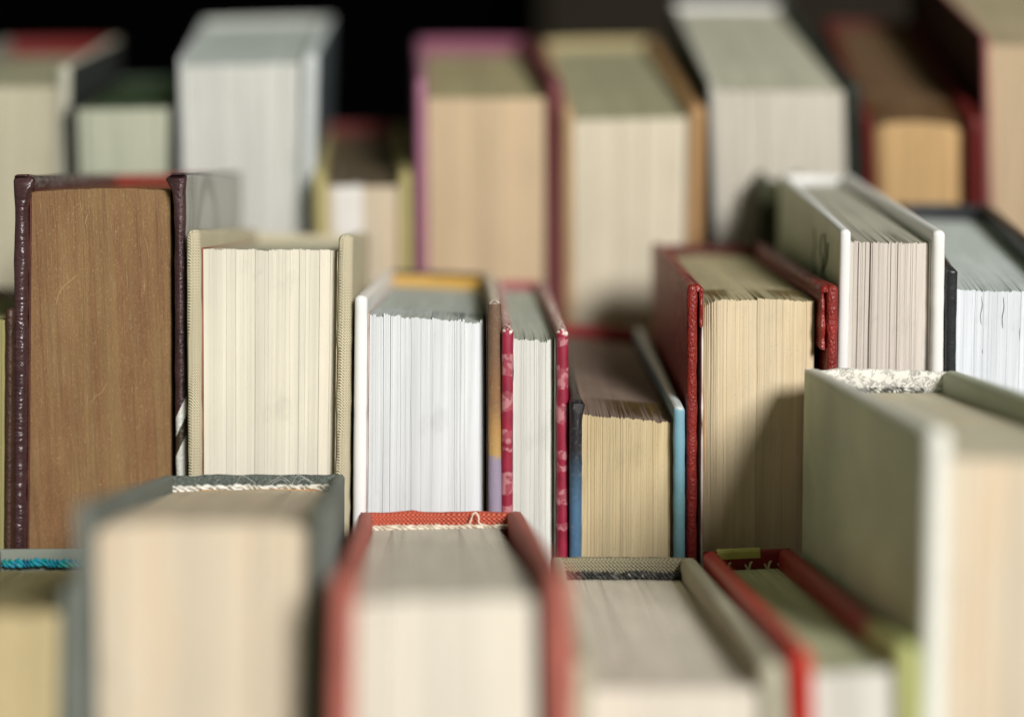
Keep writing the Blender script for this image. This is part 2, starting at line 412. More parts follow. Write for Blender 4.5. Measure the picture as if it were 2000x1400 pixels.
GEO = {
    'edge_brown'          : (0.0473, 0.0477, 0.1507, 0.2033, (-0.1863, 0.4723, 0.0158), (-6.0, 0.2, 2.0), (0.0000, -0.0380)),
    'antique'             : (0.0550, 0.0563, 0.1514, 0.2502, (-0.1312, 0.4840, 0.0112), (-4.2, -0.5, 3.0), (-0.0601, -0.0334)),
    'linen'               : (0.0542, 0.0514, 0.1507, 0.2263, (-0.0852, 0.4731, 0.0174), (-6.3, 1.9, 2.5), (0.0160, 0.0043)),
    'white_blue'          : (0.0478, 0.0459, 0.1510, 0.2088, (-0.0357, 0.4769, 0.0133), (-4.7, 2.4, 1.2), (0.0195, 0.0430)),
    'thin_red'            : (0.0218, 0.0221, 0.1519, 0.2050, (0.0007, 0.4836, 0.0066), (-2.3, 2.0, 1.7), (0.0296, 0.0394)),
    'small_blue'          : (0.0377, 0.0383, 0.1529, 0.1860, (0.0247, 0.4865, 0.0020), (-0.2, 4.0, 0.6), (0.0732, 0.0931)),
    'red_leather'         : (0.0492, 0.0472, 0.1522, 0.2209, (0.0801, 0.4889, 0.0044), (-1.6, 0.4, -0.3), (0.0234, 0.0357)),
    'white_laminated'          : (0.0342, 0.0308, 0.1545, 0.2429, (0.1223, 0.5093, 0.0001), (2.5, 0.5, -1.3), (0.0376, 0.0615)),
    'black_white'         : (0.0403, 0.0386, 0.1561, 0.2299, (0.1614, 0.5076, 0.0002), (2.9, 0.5, -7.5), (0.0629, 0.0458)),
    'teal_band'           : (0.0470, 0.0551, 0.1463, 0.1475, (-0.1227, 0.2950, 0.0384), (-14.9, 1.9, 6.4), (0.0629, -0.0114)),
    'grey_cloth'          : (0.0580, 0.0573, 0.1456, 0.1703, (-0.0704, 0.2987, 0.0330), (-12.9, 1.1, 4.7), (0.0206, -0.0076)),
    'coral'               : (0.0512, 0.0525, 0.1653, 0.1582, (-0.0131, 0.2812, 0.0350), (-12.1, 0.8, 3.4), (-0.0184, 0.0218)),
    'beige_linen'         : (0.0484, 0.0467, 0.1451, 0.1425, (0.0371, 0.3074, 0.0228), (-9.0, 0.5, 0.8), (-0.0212, 0.0651)),
    'thin_crimson'        : (0.0294, 0.0292, 0.1451, 0.1446, (0.0839, 0.3068, 0.0242), (-9.4, -2.0, 1.5), (-0.0126, -0.0118)),
    'big_off_white'           : (0.0525, 0.0500, 0.1456, 0.2005, (0.1174, 0.3188, 0.0158), (-6.0, 1.1, 1.0), (0.0191, 0.0595)),
    'far_left'            : (0.0641, 0.0617, 0.1672, 0.2941, (-0.2248, 0.7056, 0.0003), (4.6, -0.5, 5.8), (-0.0823, -0.1056)),
    'dark_green'          : (0.0491, 0.0470, 0.1667, 0.2773, (-0.1697, 0.6945, 0.0002), (3.2, -0.4, 7.3), (-0.0324, -0.0712)),
    'tall_white'          : (0.0608, 0.0697, 0.1692, 0.2992, (-0.1104, 0.7190, 0.0008), (6.8, -1.5, 5.4), (-0.0542, -0.0819)),
    'low_cream'           : (0.0427, 0.0465, 0.1673, 0.2488, (-0.0685, 0.6935, 0.0001), (4.8, 0.3, 5.5), (0.0000, 0.0000)),
    'pink'                : (0.0652, 0.0631, 0.1686, 0.2896, (-0.0112, 0.7142, 0.0000), (6.6, -0.1, 3.8), (-0.0066, 0.0131)),
    'cream'               : (0.0630, 0.0636, 0.1724, 0.2797, (0.0570, 0.7292, 0.0006), (10.4, -1.1, 2.1), (0.0054, 0.0085)),
    'big_white'           : (0.0670, 0.0636, 0.1762, 0.2933, (0.1170, 0.7484, 0.0002), (13.4, 0.3, 0.7), (0.0960, 0.1249)),
    'dark_red'            : (0.0536, 0.0526, 0.1784, 0.2799, (0.1777, 0.7481, 0.0007), (14.5, 1.5, -4.2), (0.1512, 0.1289)),
    'right_edge'          : (0.0715, 0.0706, 0.1783, 0.3160, (0.2390, 0.7653, 0.0005), (14.8, 0.9, -1.7), (0.1636, 0.1844)),
    'olive_strip'         : (0.0204, 0.0221, 0.1657, 0.2459, (0.1087, 0.6857, 0.0004), (2.9, 2.5, -4.9), (0.0000, 0.0000)),
}

# ---------------------------------------------------------------- setting
def box(name, lo, hi, mat):
    x0, y0, z0 = lo; x1, y1, z1 = hi
    V = [(x, y, z) for x in (x0, x1) for y in (y0, y1) for z in (z0, z1)]
    F = [(0, 1, 3, 2), (4, 6, 7, 5), (0, 4, 5, 1), (2, 3, 7, 6), (0, 2, 6, 4), (1, 5, 7, 3)]
    o = link(name, V, F, mat, smooth=False); o['kind'] = 'structure'; return o
t_ = NT('dark_table_wood')
c_ = t_.mix(t_.rng(t_.noise(9, (1, 6, 1), 5), 0.3, 0.7, 0, 1), (0.020, 0.014, 0.009), (0.045, 0.030, 0.018))
M_table = t_.done(c_, 0.5, 0.4)
box('tabletop', (-0.9, -0.15, -0.03), (0.9, 1.5, 0.0), M_table)
M_back = plain('black_backdrop', (0.0012, 0.0012, 0.0014), 0.95, 0.0)
box('backdrop', (-2.2, 1.75, -0.6), (2.2, 1.78, 2.2), M_back)
M_wall = plain('dark_brown_wall', (0.034, 0.029, 0.022), 0.95, 0.0)
box('wall', (0.030, 1.56, -0.6), (2.2, 1.60, 2.2), M_wall)

# ---------------------------------------------------------------- books
def std(g, label, tl, tr, fi, ti, mb, mp, ms=None, gl=0.0004, gr=0.0004, seed=1, drop=0.0, bulge=0.0025, wav=0.0, dip=0.0, left=True, right=True,
        ml=None, mr=None, amp=0.0002, pinch=0.0, pl=None, pr=None, bow=0.0, wob=0.0, ends=None, group=None, spt=0.0016, pk=None, rc=None):
    row = 'books in the middle row' if seed < 20 else 'books in the front row' if seed < 30 else 'books in the back row'
    b = Book(GEO[g], label=label, seed=seed, group=row)
    if left: b.slab('front_cover', -1, 0.0, tl, 0.0, b.D - 0.003, 0.0, b.H, ml or mb, amp=amp, pinch=pinch if pl is None else pl, bow=bow, wob=wob, rc=rc)
    if right: b.slab('back_cover', 1, 0.0, tr, 0.0, b.D - 0.003, 0.0, b.H, mr or mb, amp=amp, pinch=pinch if pr is None else pr, bow=bow, wob=wob, rc=rc)
    b.spine(ms or mb, drop=drop + 0.0003, bulge=bulge, wav=wav, dip=dip, t=spt)
    p = b.pages(mp, tl + gl, tr + gr, fi, ti, **(pk or {}))
    if ends:
        for sd, tt, gg in ((-1, tl, gl), (1, tr, gr)):
            b.slab('endpaper', sd, tt + 0.00012, min(0.0003, gg * 0.6), fi * 0.93, b.D - 0.006, 0.003, b.H - ti + 0.0006, ends[0 if sd < 0 else 1], rc=0.00008, amp=0.00008, nzs=30)
    return b

BLUR = dict(col=0.0006, gap=0.00001, sig=0.0042, siggap=0.00016, wavy=0.0003, topj=0.00012, jit=0.00006)
NEAR = dict(col=0.0004, gap=0.00001, sig=0.0038, siggap=0.00012, topj=0.00010, jit=0.00008, wavy=0.0003, head=(1.0, 1.0, 1.0))
P_white = paper('white_paper', (0.65, 0.675, 0.695), 0.05, 0.05)
P_white2 = paper('bright_white_paper', (0.72, 0.76, 0.81), 0.04, 0.03)
P_offw = paper('off_white_paper', (0.64, 0.65, 0.61), 0.06, 0.05)
P_cream = paper('cream_paper', (0.68, 0.645, 0.545), 0.04, 0.03, 0.15)
P_grey = paper('greyish_paper', (0.60, 0.58, 0.53), 0.07, 0.06)
P_rose = paper('pinkish_grey_paper', (0.60, 0.55, 0.50), 0.08, 0.07, 0.15)
P_tan = paper('tan_paper', (0.60, 0.46, 0.30), 0.10, 0.08, 0.45, (0.50, 0.35, 0.20))
P_buff = paper('buff_paper', (0.635, 0.535, 0.37), 0.10, 0.09, 0.35, (0.55, 0.42, 0.25))
P_peach = paper('peach_paper', (0.595, 0.515, 0.395), 0.06, 0.06, 0.0, (0.66, 0.47, 0.29))
P_sand = paper('sand_paper', (0.66, 0.61, 0.52), 0.05, 0.05)
P_tan2 = paper('warm_tan_paper', (0.60, 0.46, 0.305), 0.07, 0.06)
P_yel = paper('yellowed_paper', (0.55, 0.455, 0.28), 0.10, 0.09, 0.35, (0.44, 0.33, 0.17))
P_old = paper('pale_yellowed_paper', (0.55, 0.51, 0.38), 0.05, 0.05)
P_orange = paper('orange_tan_paper', (0.62, 0.41, 0.20), 0.09, 0.08)
P_olive = paper('olive_paper', (0.30, 0.27, 0.12), 0.15, 0.15)
P_straw = paper('straw_paper', (0.50, 0.41, 0.23), 0.06, 0.05)
P_brown = aged_edge('aged_brown_paper')
E_white = plain('white_endpaper', (0.72, 0.71, 0.67), 0.8, 0.1)
E_red = plain('rust_red_endpaper', (0.32, 0.14, 0.09), 0.8, 0.1)
E_rust = plain('dull_rust_endpaper', (0.13, 0.05, 0.04), 0.8, 0.1)
E_pink = plain('pink_endpaper', (0.58, 0.46, 0.42), 0.8, 0.1)
E_cream = plain('cream_endpaper', (0.62, 0.54, 0.38), 0.8, 0.1)

def side_cover(name, edge, side_col, W, Wb, D, sgn, rough=0.55):
    """board whose leading edge has one colour and whose outer side another"""
    t = NT(name); x, y, z = t.xyz()
    nx = t.new('ShaderNodeSeparateXYZ'); t.put(nx.inputs[0], t.new('ShaderNodeTexCoord').outputs['Normal'])
    f = t.math('MULTIPLY', t.rng(t.math('MULTIPLY', nx.outputs[0], sgn), 0.75, 0.9), t.math('GREATER_THAN', y, 0.0015))
    sc = t.mix(t.rng(t.noise(26, (1, 1, 1), 5, 0.65), 0.32, 0.70, 0, 1), scale_col(side_col, 0.76), scale_col(side_col, 1.12))
    sc = t.mix(t.rng(t.noise(750, (1, 1, 1), 4, 0.8), 0.45, 0.75, 0, 0.4), sc, scale_col(side_col, 0.62))
    c = t.mix(f, edge, sc)
    t.bump(t.noise(1100, (1, 1, 1), 4, 0.7), 0.35, 0.0003)
    return t.done(c, rough, 0.3)
def gw(k): return GEO[k][0], GEO[k][1], GEO[k][2]

# --- middle row ------------------------------------------------------------
L_br2 = leather('dark_brown_leather', (0.045, 0.018, 0.010), 0.5, 1200, 0.5)
std('edge_brown', 'dark brown leather book left of the tall purple-brown one, at the left rim', 0.003, 0.0026, 0.002, 0.004, L_br2, P_olive, seed=11)

L_pur = leather('purple_brown_leather', (0.050, 0.022, 0.025), 0.27, 600, 0.8, 0.7, wrinkle=2.6, wear=(0.12, 0.06, 0.06))
g = GEO['antique']
def antique_cover():
    t = NT('purple_leather_with_printed_side'); x, y, z = t.xyz(); W = g[0]; H = g[3]
    d = t.math('MULTIPLY', t.math('SUBTRACT', H, z), 6000)
    dd = t.math('SUBTRACT', d, t.math('MULTIPLY', t.math('SUBTRACT', W / 2, x), 12000))
    lea = t.mix(t.rng(t.noise(90, (1, 1, 1), 4), 0.3, 0.7, 0, 1), (0.034, 0.014, 0.017), (0.066, 0.032, 0.034))
    wh = (0.74, 0.75, 0.70)
    c = t.mix(t.math('GREATER_THAN', dd, 412), lea, wh)
    st = t.math('MULTIPLY', t.math('GREATER_THAN', dd, 448), t.math('LESS_THAN', dd, 484))
    c = t.mix(st, c, (0.055, 0.040, 0.026))
    # grey printed picture on the outer side: pale arch with bent grey lines
    ay = t.math('DIVIDE', t.math('SUBTRACT', y, 0.050), 0.024); az = t.math('DIVIDE', t.math('SUBTRACT', z, H - 0.030), 0.027)
    rr = t.math('SQRT', t.math('ADD', t.math('MULTIPLY', ay, ay), t.math('MULTIPLY', az, az)))
    arch = t.rng(t.math('ABSOLUTE', t.math('SUBTRACT', rr, 1.0)), 0.05, 0.22, 1, 0)
    side = t.mix(t.rng(t.noise(1, (1, 240, 10), 4, 0.7, 0.6), 0.42, 0.60, 0, 0.8), (0.50, 0.51, 0.47), (0.20, 0.21, 0.19))
    side = t.mix(t.rng(y, 0.014, 0.034, 0, 1), side, (0.56, 0.57, 0.54))
    side = t.mix(t.math('MULTIPLY', arch, 0.6), side, (0.26, 0.28, 0.25))
    nx = t.new('ShaderNodeSeparateXYZ'); t.put(nx.inputs[0], t.new('ShaderNodeTexCoord').outputs['Normal'])
    onside = t.math('MULTIPLY', t.math('GREATER_THAN', y, 0.0022), t.math('GREATER_THAN', nx.outputs[0], 0.85))
    c = t.mix(onside, c, side)
    h = t.math('ADD', t.math('MULTIPLY', t.vor(1100), -0.5), t.math('MULTIPLY', t.noise(240, (1, 1, 2.2), 4, 0.7, 1.2), 2.0))
    t.bump(h, 0.7, 0.0004)
    rough = t.mix(onside, (0.32, 0.32, 0.32), (0.6, 0.6, 0.6))
    return t.done(c, rough, 0.5)
M_lin = plain('dark_red_spine_lining', (0.22, 0.022, 0.018), 0.8, 0.1)
b = std('antique', 'tall thick old book with smooth brown page edges and wrinkled purple-brown leather covers', 0.0041, 0.0036, 0.0045, 0.0048, L_pur, P_brown, M_lin,
        mr=antique_cover(), gl=0.0006, gr=0.0022, seed=12, pinch=0.0016, pl=0.0026, pr=0.0030, rc=0.0018, wob=0.0004, amp=0.0004, ends=(E_rust, L_br2), bulge=0.002, drop=0.0004,
        pk=dict(col=0.00022, jit=0.00003, gap=0.00001, sig=0.006, siggap=0.00003, arch=0.0009, topj=0.00008, wavy=0.00005, right_fall=0.002))
pb = [c for c in b.o.children if c.name.startswith('page_block')][0]
M_scuff = plain('pale_scuff', (0.46, 0.31, 0.16), 0.8, 0.1)
def scuff(pts, r):
    yf = 0.00445
    b.thread([(x, yf, b.H - z) for x, z in pts], r, M_scuff, 'scuff_mark', parent=pb, flat=1)
scuff([(-0.0148, 0.043), (-0.0142, 0.040), (-0.0128, 0.0372), (-0.0098, 0.0345), (-0.0080, 0.0330)], 0.00016)
scuff([(-0.0035, 0.0755), (-0.0018, 0.0735), (0.0000, 0.0722), (0.0016, 0.0690)], 0.00009)
scuff([(-0.0056, 0.0165), (-0.0052, 0.0145), (-0.0047, 0.0132)], 0.00013)
scuff([(0.0137, 0.021), (0.0146, 0.0245), (0.0150, 0.028)], 0.00007)
scuff([(-0.0072, 0.0085), (-0.0070, 0.0105), (-0.0066, 0.0120)], 0.00009)

C_lin = cloth('natural_linen', (0.80, 0.72, 0.51), 0.42, 1.15, 0.00095, bump=0.9)
b = std('linen', 'book in rough beige linen with cream pages, standing right of the tall purple-brown book', 0.0046, 0.0048, 0.0025, 0.0062, C_lin, P_cream, gl=0.0006, gr=0.0006,
        seed=13, amp=0.0005, wob=0.0004, ends=(E_red, E_cream), drop=0.0015, rc=0.0019,
        pk=dict(col=0.00036, jit=0.00006, gap=0.000005, sig=0.0042, siggap=0.00006, topj=0.00022, right_fall=0.006, tilt=-0.001))

V_wh = plain('white_cover', (0.80, 0.80, 0.79), 0.35, 0.5, 0.02)
g = GEO['white_blue']
M_wb = banded('brown_yellow_lilac_print', g[3], 6000,
              [(0.0, (0.17, 0.10, 0.06)), (0.20, (0.22, 0.12, 0.06)), (0.30, (0.30, 0.15, 0.055)), (0.34, (0.28, 0.15, 0.07)), (0.42, (0.50, 0.28, 0.09)), (0.515, (0.56, 0.36, 0.12)), (0.523, (0.36, 0.30, 0.42)), (1.0, (0.44, 0.38, 0.50))],
              interp='LINEAR', jag=30, grain=0.45, rim=(0.62, 0.55, 0.46))
M_wbs = two_tone('gold_and_black_spine', (0.55, 0.32, 0.06), (0.012, 0.012, 0.014), 2, g[3] - 0.0022, 0.0004)
b = std('white_blue', 'white-paged book with one white cover and one brown, yellow and lilac cover', 0.0042, 0.0044, 0.0022, 0.0065, V_wh, P_white, M_wbs, mr=M_wb,
        gl=0.0006, gr=0.0012, seed=14, ends=(E_pink, L_br2), amp=0.0001, wob=0.0002, spt=0.003,
        pk=dict(col=0.00036, jit=0.00006, gap=0.000012, sig=0.0016, siggap=0.00006, topj=0.0004, tilt=0.0008, right_fall=0.006, wavy=0.00022))

g = GEO['thin_red']
M_tr1 = red_print('crimson_print_with_pale_patches', g[3], [(50, 92), (126, 162), (206, 226), (232, 244), (286, 330), (355, 380)])
M_tr2 = red_print('crimson_print_with_pale_marks', g[3], [(16, 32), (72, 116), (150, 186), (238, 256), (268, 282), (318, 350), (390, 402)])
b = std('thin_red', 'thin crimson book with pale pink patches, left of the small blue one', 0.0037, 0.0039, 0.003, 0.0040, M_tr1, P_offw, ml=M_tr1, mr=M_tr2,
        ms=plain('rose_red_spine', (0.32, 0.08, 0.09)), gl=0.0003, gr=0.0006, seed=15, amp=0.00025, wob=0.0003, ends=(E_white, E_white), pinch=0.0002,
        pk=dict(col=0.00030, jit=0.00008, gap=0.000015, sig=0.0016, siggap=0.00005, topj=0.0003, right_fall=0.008))

g = GEO['small_blue']
M_sb1 = banded('black_to_blue_cloth', g[3], 6000, [(0.0, (0.012, 0.012, 0.014)), (0.17, (0.016, 0.018, 0.024)), (0.27, (0.045, 0.11, 0.18)), (0.36, (0.07, 0.17, 0.30)), (1.0, (0.10, 0.22, 0.36))], interp='LINEAR', jag=14, grain=0.4, rough=0.38, per=0.0007)
M_sb2 = banded('pale_blue_to_teal_cloth', g[3], 6000, [(0.0, (0.20, 0.40, 0.50)), (0.2, (0.17, 0.37, 0.46)), (0.35, (0.14, 0.30, 0.34)), (1.0, (0.16, 0.34, 0.38))], interp='LINEAR', jag=14, grain=0.12, rough=0.4, rim=(0.6, 0.66, 0.66))
b = std('small_blue', 'short book with buff pages, black and blue left cover edge and light blue right one', 0.0040, 0.0038, 0.003, 0.0052, M_sb1, P_yel, mr=M_sb2, ms=plain('scarlet_spine', (0.24, 0.010, 0.014)),
        gl=0.0004, gr=0.0004, seed=16, amp=0.0003, pl=0.0012, pr=0, wob=0.0003, ends=(E_cream, L_br2), drop=0.0005, spt=0.003,
        pk=dict(col=0.00034, jit=0.00012, gap=0.000015, sig=0.0028, siggap=0.00005, head=(0.42, 0.38, 0.50), topj=0.0003, tilt=0.0012, right_fall=0.002))  # dark head tone paints the red leather book's shadow on this page top

L_red = leather('pebbled_red_leather', (0.20, 0.015, 0.011), 0.40, 1350, 0.9, 0.5)
b = std('red_leather', 'thick book with buff pages and worn pebbled dark red leather covers', 0.0034, 0.0036, 0.0035, 0.0050, L_red, P_buff, leather('dark_red_spine_leather', (0.085, 0.008, 0.006), 0.6, 1350, 0.6, 0.3), gl=0.0026, gr=0.0026, seed=17, amp=0.0005, wob=0.0005,
        drop=0.001, pk=dict(col=0.00036, jit=0.00005, gap=0.000006, sig=0.0055, siggap=0.00008, topj=0.00022, left_dip=0.0045, wavy=0.00035, right_fall=0.005, arch=0.0010))
for sd, tt, dep in ((-1, 0.0034, 0.014), (1, 0.0036, 0.021)):     # leather turned in over the board, its lower edge loose
    o = b.slab('turned_in_leather', sd, tt + 0.0006, 0.0013, 0.0006, b.D - 0.02, b.H - dep, b.H - 0.0012, L_red, amp=0.0006, wob=0.0012, nzs=26)
    b.slab('turned_in_fold', sd, tt * 0.45, tt * 0.55 + 0.0019, 0.0007, b.D - 0.02, b.H - 0.0022, b.H - 0.0001, L_red, amp=0.0003, wob=0.0005, nzs=8)
b.slab('endpaper', -1, 0.0034 + 0.0016, 0.0004, 0.002, b.D - 0.01, 0.003, b.H - 0.014, E_white, rc=0.0001, nzs=30, amp=0.0003)
M_rib = plain('rust_coloured_page', (0.45, 0.20, 0.07), 0.8, 0.1)
b.thread([(-0.0188, 0.0034, b.H - 0.0062), (-0.0190, 0.0033, b.H - 0.03), (-0.0186, 0.0033, b.H - 0.05), (-0.0189, 0.0033, b.H - 0.075), (-0.0188, 0.0033, b.H - 0.09)], 0.00022, M_rib, 'bookmark_ribbon')

g = GEO['white_laminated']
V_pg = plain('white_laminated_cover', (0.78, 0.78, 0.76), 0.28, 0.5, 0.03)
b = std('white_laminated', 'white covered book with fine pinkish grey pages, taller neighbour of the red leather book', 0.0036, 0.0040, 0.003, 0.0045, V_pg, P_rose, ml=side_cover('white_edge_shaded_side', (0.74, 0.75, 0.75), (0.52, 0.60, 0.43), *gw('white_laminated'), -1, 0.35),  gl=0.0003, gr=0.0003, seed=18, amp=0.00012,  # greenish shade of the left side is painted into its colour
        drop=0.0008, ends=(E_white, E_white), pk=dict(col=0.00030, jit=0.00010, gap=0.00002, sig=0.0015, siggap=0.00009, topj=0.0003, right_fall=0.002))
M_ink = plain('dark_ink', (0.06, 0.07, 0.05), 0.7, 0.1)
fc = [c for c in b.o.children if c.name.startswith('front_cover')][0]
def ink(pts, r=0.0004):
    V = [(-b.half(y) - 0.00005, y, b.H - z) for y, z in pts]
    b.thread(V, r, M_ink, 'cover_drawing', parent=fc, flat=0.7)
ink([(0.054, 0.008), (0.050, 0.013), (0.053, 0.019), (0.047, 0.024), (0.049, 0.028)])
ink([(0.036, 0.007), (0.038, 0.013), (0.033, 0.018), (0.036, 0.024)])
ink([(0.030, 0.006), (0.028, 0.012), (0.031, 0.018), (0.026, 0.021)])
ink([(0.023, 0.008), (0.024, 0.014), (0.031, 0.019), (0.038, 0.020)])
ink([(0.052, 0.022), (0.044, 0.026), (0.036, 0.027)], 0.0003)

L_blk = leather('black_leather', (0.018, 0.020, 0.023), 0.38, 1400, 0.35, 0.5)
b = std('black_white', 'black covered book with bright white cracked pages at the right rim of the photo', 0.0038, 0.0040, 0.004, 0.0075, L_blk, P_white2, gl=0.0003, seed=19, amp=0.0002, pl=0.0004, pr=0, drop=0.0005,
        pk=dict(col=0.0006, jit=0.00005, gap=0.00001, sig=0.0042, siggap=0.00006, topj=0.00025, wavy=0.0004, left_dip=0.0))
M_crack = plain('dark_gap_between_pages', (0.03, 0.03, 0.035), 0.9, 0.0)
for x, z0, z1 in ((-0.0080, 0.0095, 0.019), (-0.0010, 0.0095, 0.020), (-0.0072, 0.024, 0.030), (0.0048, 0.012, 0.026)):
    b.thread([(x, 0.0041, b.H - z0), (x + 0.0003, 0.0041, b.H - (z0 * 2 + z1) / 3), (x - 0.0002, 0.0041, b.H - (z0 + 2 * z1) / 3), (x + 0.0001, 0.0041, b.H - z1)], 0.00016, M_crack, 'page_gap')

# --- front row (nearest) ---------------------------------------------------
C_slate = plain('slate_green_cloth', (0.19, 0.21, 0.18), 0.8, 0.15, 0.15, 0.3, 1600)
b = std('teal_band', 'slate grey book with turquoise headband at the lower left corner', 0.0035, 0.0048, 0.003, 0.0070, C_slate, P_straw, seed=21, drop=0.0, bulge=0.001)
t_ = NT('turquoise_thread'); c_ = t_.ramp(t_.noise(420, (1, 1, 1), 2), [(0.35, (0.01, 0.16, 0.30)), (0.5, (0.01, 0.34, 0.44)), (0.68, (0.01, 0.30, 0.22))])
t_.bump(t_.noise(2500, (1, 3, 3), 2), 0.6, 0.0003); M_teal = t_.done(c_, 0.4, 0.5)
b.headband(M_teal, -b.Wb / 2 + 0.004, b.Wb / 2 - 0.004, b.D - 0.0052, b.H - 0.0046, 0.0014, 0.0050, 3, seed=3)

t_ = NT('fuzzy_slate_cloth'); c_ = t_.mix(t_.rng(t_.noise(1300, (1, 1, 1), 4, 0.8), 0.35, 0.65, 0, 1), (0.045, 0.055, 0.048), (0.16, 0.18, 0.16))
c_ = t_.mix(t_.rng(t_.noise(2300, (1, 1, 1), 2), 0.62, 0.7, 0, 0.6), c_, (0.42, 0.42, 0.38))
t_.bump(t_.noise(1600, (1, 1, 1), 4, 0.8), 0.8, 0.0005); M_fuzz = t_.done(c_, 0.9, 0.1)
C_gs = plain('slate_grey_cloth', (0.165, 0.18, 0.16), 0.8, 0.15, 0.12, 0.3, 1600)
b = std('grey_cloth', 'slate grey cloth book with white braided headband and big buff page block in front', 0.0032, 0.0036, 0.003, 0.0046, C_gs, P_peach, M_fuzz, gr=0.0010, seed=22, wav=0.0016, bulge=0.0015, spt=0.0022,
        pk=dict(round_c=0.0015, arch=0.0008, cfall=0.0022, right_fall=0.004, **NEAR))
t_ = NT('glossy_white_thread'); t_.bump(t_.noise(1, (900, 5000, 5000), 2), 0.6, 0.0003); M_wthr = t_.done(t_.mix(t_.rng(t_.noise(200), 0.4, 0.7, 0, 1), (0.82, 0.80, 0.75), (0.60, 0.56, 0.46)), 0.3, 0.6)
b.headband(M_wthr, -b.Wb / 2 + 0.0005, b.Wb / 2 - 0.003, b.D - 0.0062, b.H - 0.0044, 0.0014, 0.0086, 3, seed=5, sr=0.52)
M_glue = plain('amber_glue', (0.45, 0.22, 0.07), 0.5, 0.4)
b.thread([(-0.017, b.D - 0.0075, b.H - 0.0048), (-0.006, b.D - 0.0076, b.H - 0.0050), (0.006, b.D - 0.0075, b.H - 0.0048), (0.020, b.D - 0.0074, b.H - 0.0050)], 0.0004, M_glue, 'glue_line')
M_fib = plain('white_lint', (0.8, 0.8, 0.76), 0.6, 0.2)
rn = random.Random(4)
for i in range(5):
    x = (0.0105, 0.012, 0.0135, 0.019, -0.006)[i]; y = b.D - 0.004; z = b.H - 0.001; a = rn.uniform(-0.002, 0.002)
    a *= 1.6; b.thread([(x, y, z - 0.002), (x + a, y - 0.001, z + rn.uniform(-0.0008, 0.0010)), (x + 2 * a + rn.uniform(-.002, .002), y - 0.002, z + rn.uniform(-0.0015, 0.0008)), (x + 3.5 * a, y - 0.003, z - 0.0030)], 0.000045, M_fib, 'lint_fibre')

C_cor = cloth('coral_cloth', (0.52, 0.11, 0.068), 0.38, 2.2, 0.00135, bump=0.9)
C_cor2 = plain('coral_cover_cloth', (0.42, 0.13, 0.10), 0.75, 0.2, 0.15, 0.3, 1600)
b = std('coral', 'coral red cloth book with cream braided headband in the foreground', 0.0046, 0.0050, 0.003, 0.0056, C_cor2, P_sand, C_cor, gl=0.0003, gr=0.003, seed=23, wav=0.0010, bulge=0.0018, spt=0.0026,
        pk=dict(NEAR, tilt=-0.0006, cfall=0.0015))
t_ = NT('cream_thread'); t_.bump(t_.noise(1, (900, 5000, 5000), 2), 0.6, 0.0003); M_cthr = t_.done(t_.mix(t_.rng(t_.noise(260), 0.4, 0.7, 0, 1), (0.80, 0.72, 0.60), (0.52, 0.42, 0.30)), 0.4, 0.5)
b.headband(M_cthr, -b.Wb / 2 + 0.004, b.Wb / 2 - 0.003, b.D - 0.0065, b.H - 0.0049, 0.0010, 0.0066, 3, seed=8, sr=0.55)
b.thread([(0.0085, b.D - 0.0064, b.H - 0.0048), (0.0095, b.D - 0.0062, b.H - 0.0028), (0.0102, b.D - 0.006, b.H - 0.0008), (0.0112, b.D - 0.006, b.H - 0.0004), (0.0120, b.D - 0.006, b.H - 0.0018), (0.0122, b.D - 0.0064, b.H - 0.0036), (0.0150, b.D - 0.0064, b.H - 0.0044)], 0.00028, M_cthr, 'loose_thread')

C_bei = cloth('coarse_beige_linen', (0.30, 0.27, 0.18), 0.25, 1.7, 0.0012, bump=0.9)
C_bei2 = plain('beige_cover', (0.42, 0.40, 0.30), 0.8, 0.15, 0.12, 0.3, 1500)
b = std('beige_linen', 'beige linen book with dark grey braided headband, right of the coral book', 0.0040, 0.0056, 0.003, 0.0070, C_bei2, P_sand, C_bei, gr=0.0005, seed=24, wav=0.0010, bulge=0.0012, spt=0.0024, pk=NEAR)
t_ = NT('dark_grey_thread'); c_ = t_.ramp(t_.noise(500, (1, 1, 1), 2), [(0.4, (0.035, 0.037, 0.035)), (0.62, (0.10, 0.10, 0.09)), (0.72, (0.40, 0.38, 0.32))])
t_.bump(t_.noise(2500, (1, 3, 3), 2), 0.6, 0.0003); M_gthr = t_.done(c_, 0.6, 0.3)
b.headband(M_gthr, -b.Wb / 2 + 0.003, b.Wb / 2 - 0.0045, b.D - 0.0058, b.H - 0.0055, 0.0013, 0.0046, 3, seed=12)

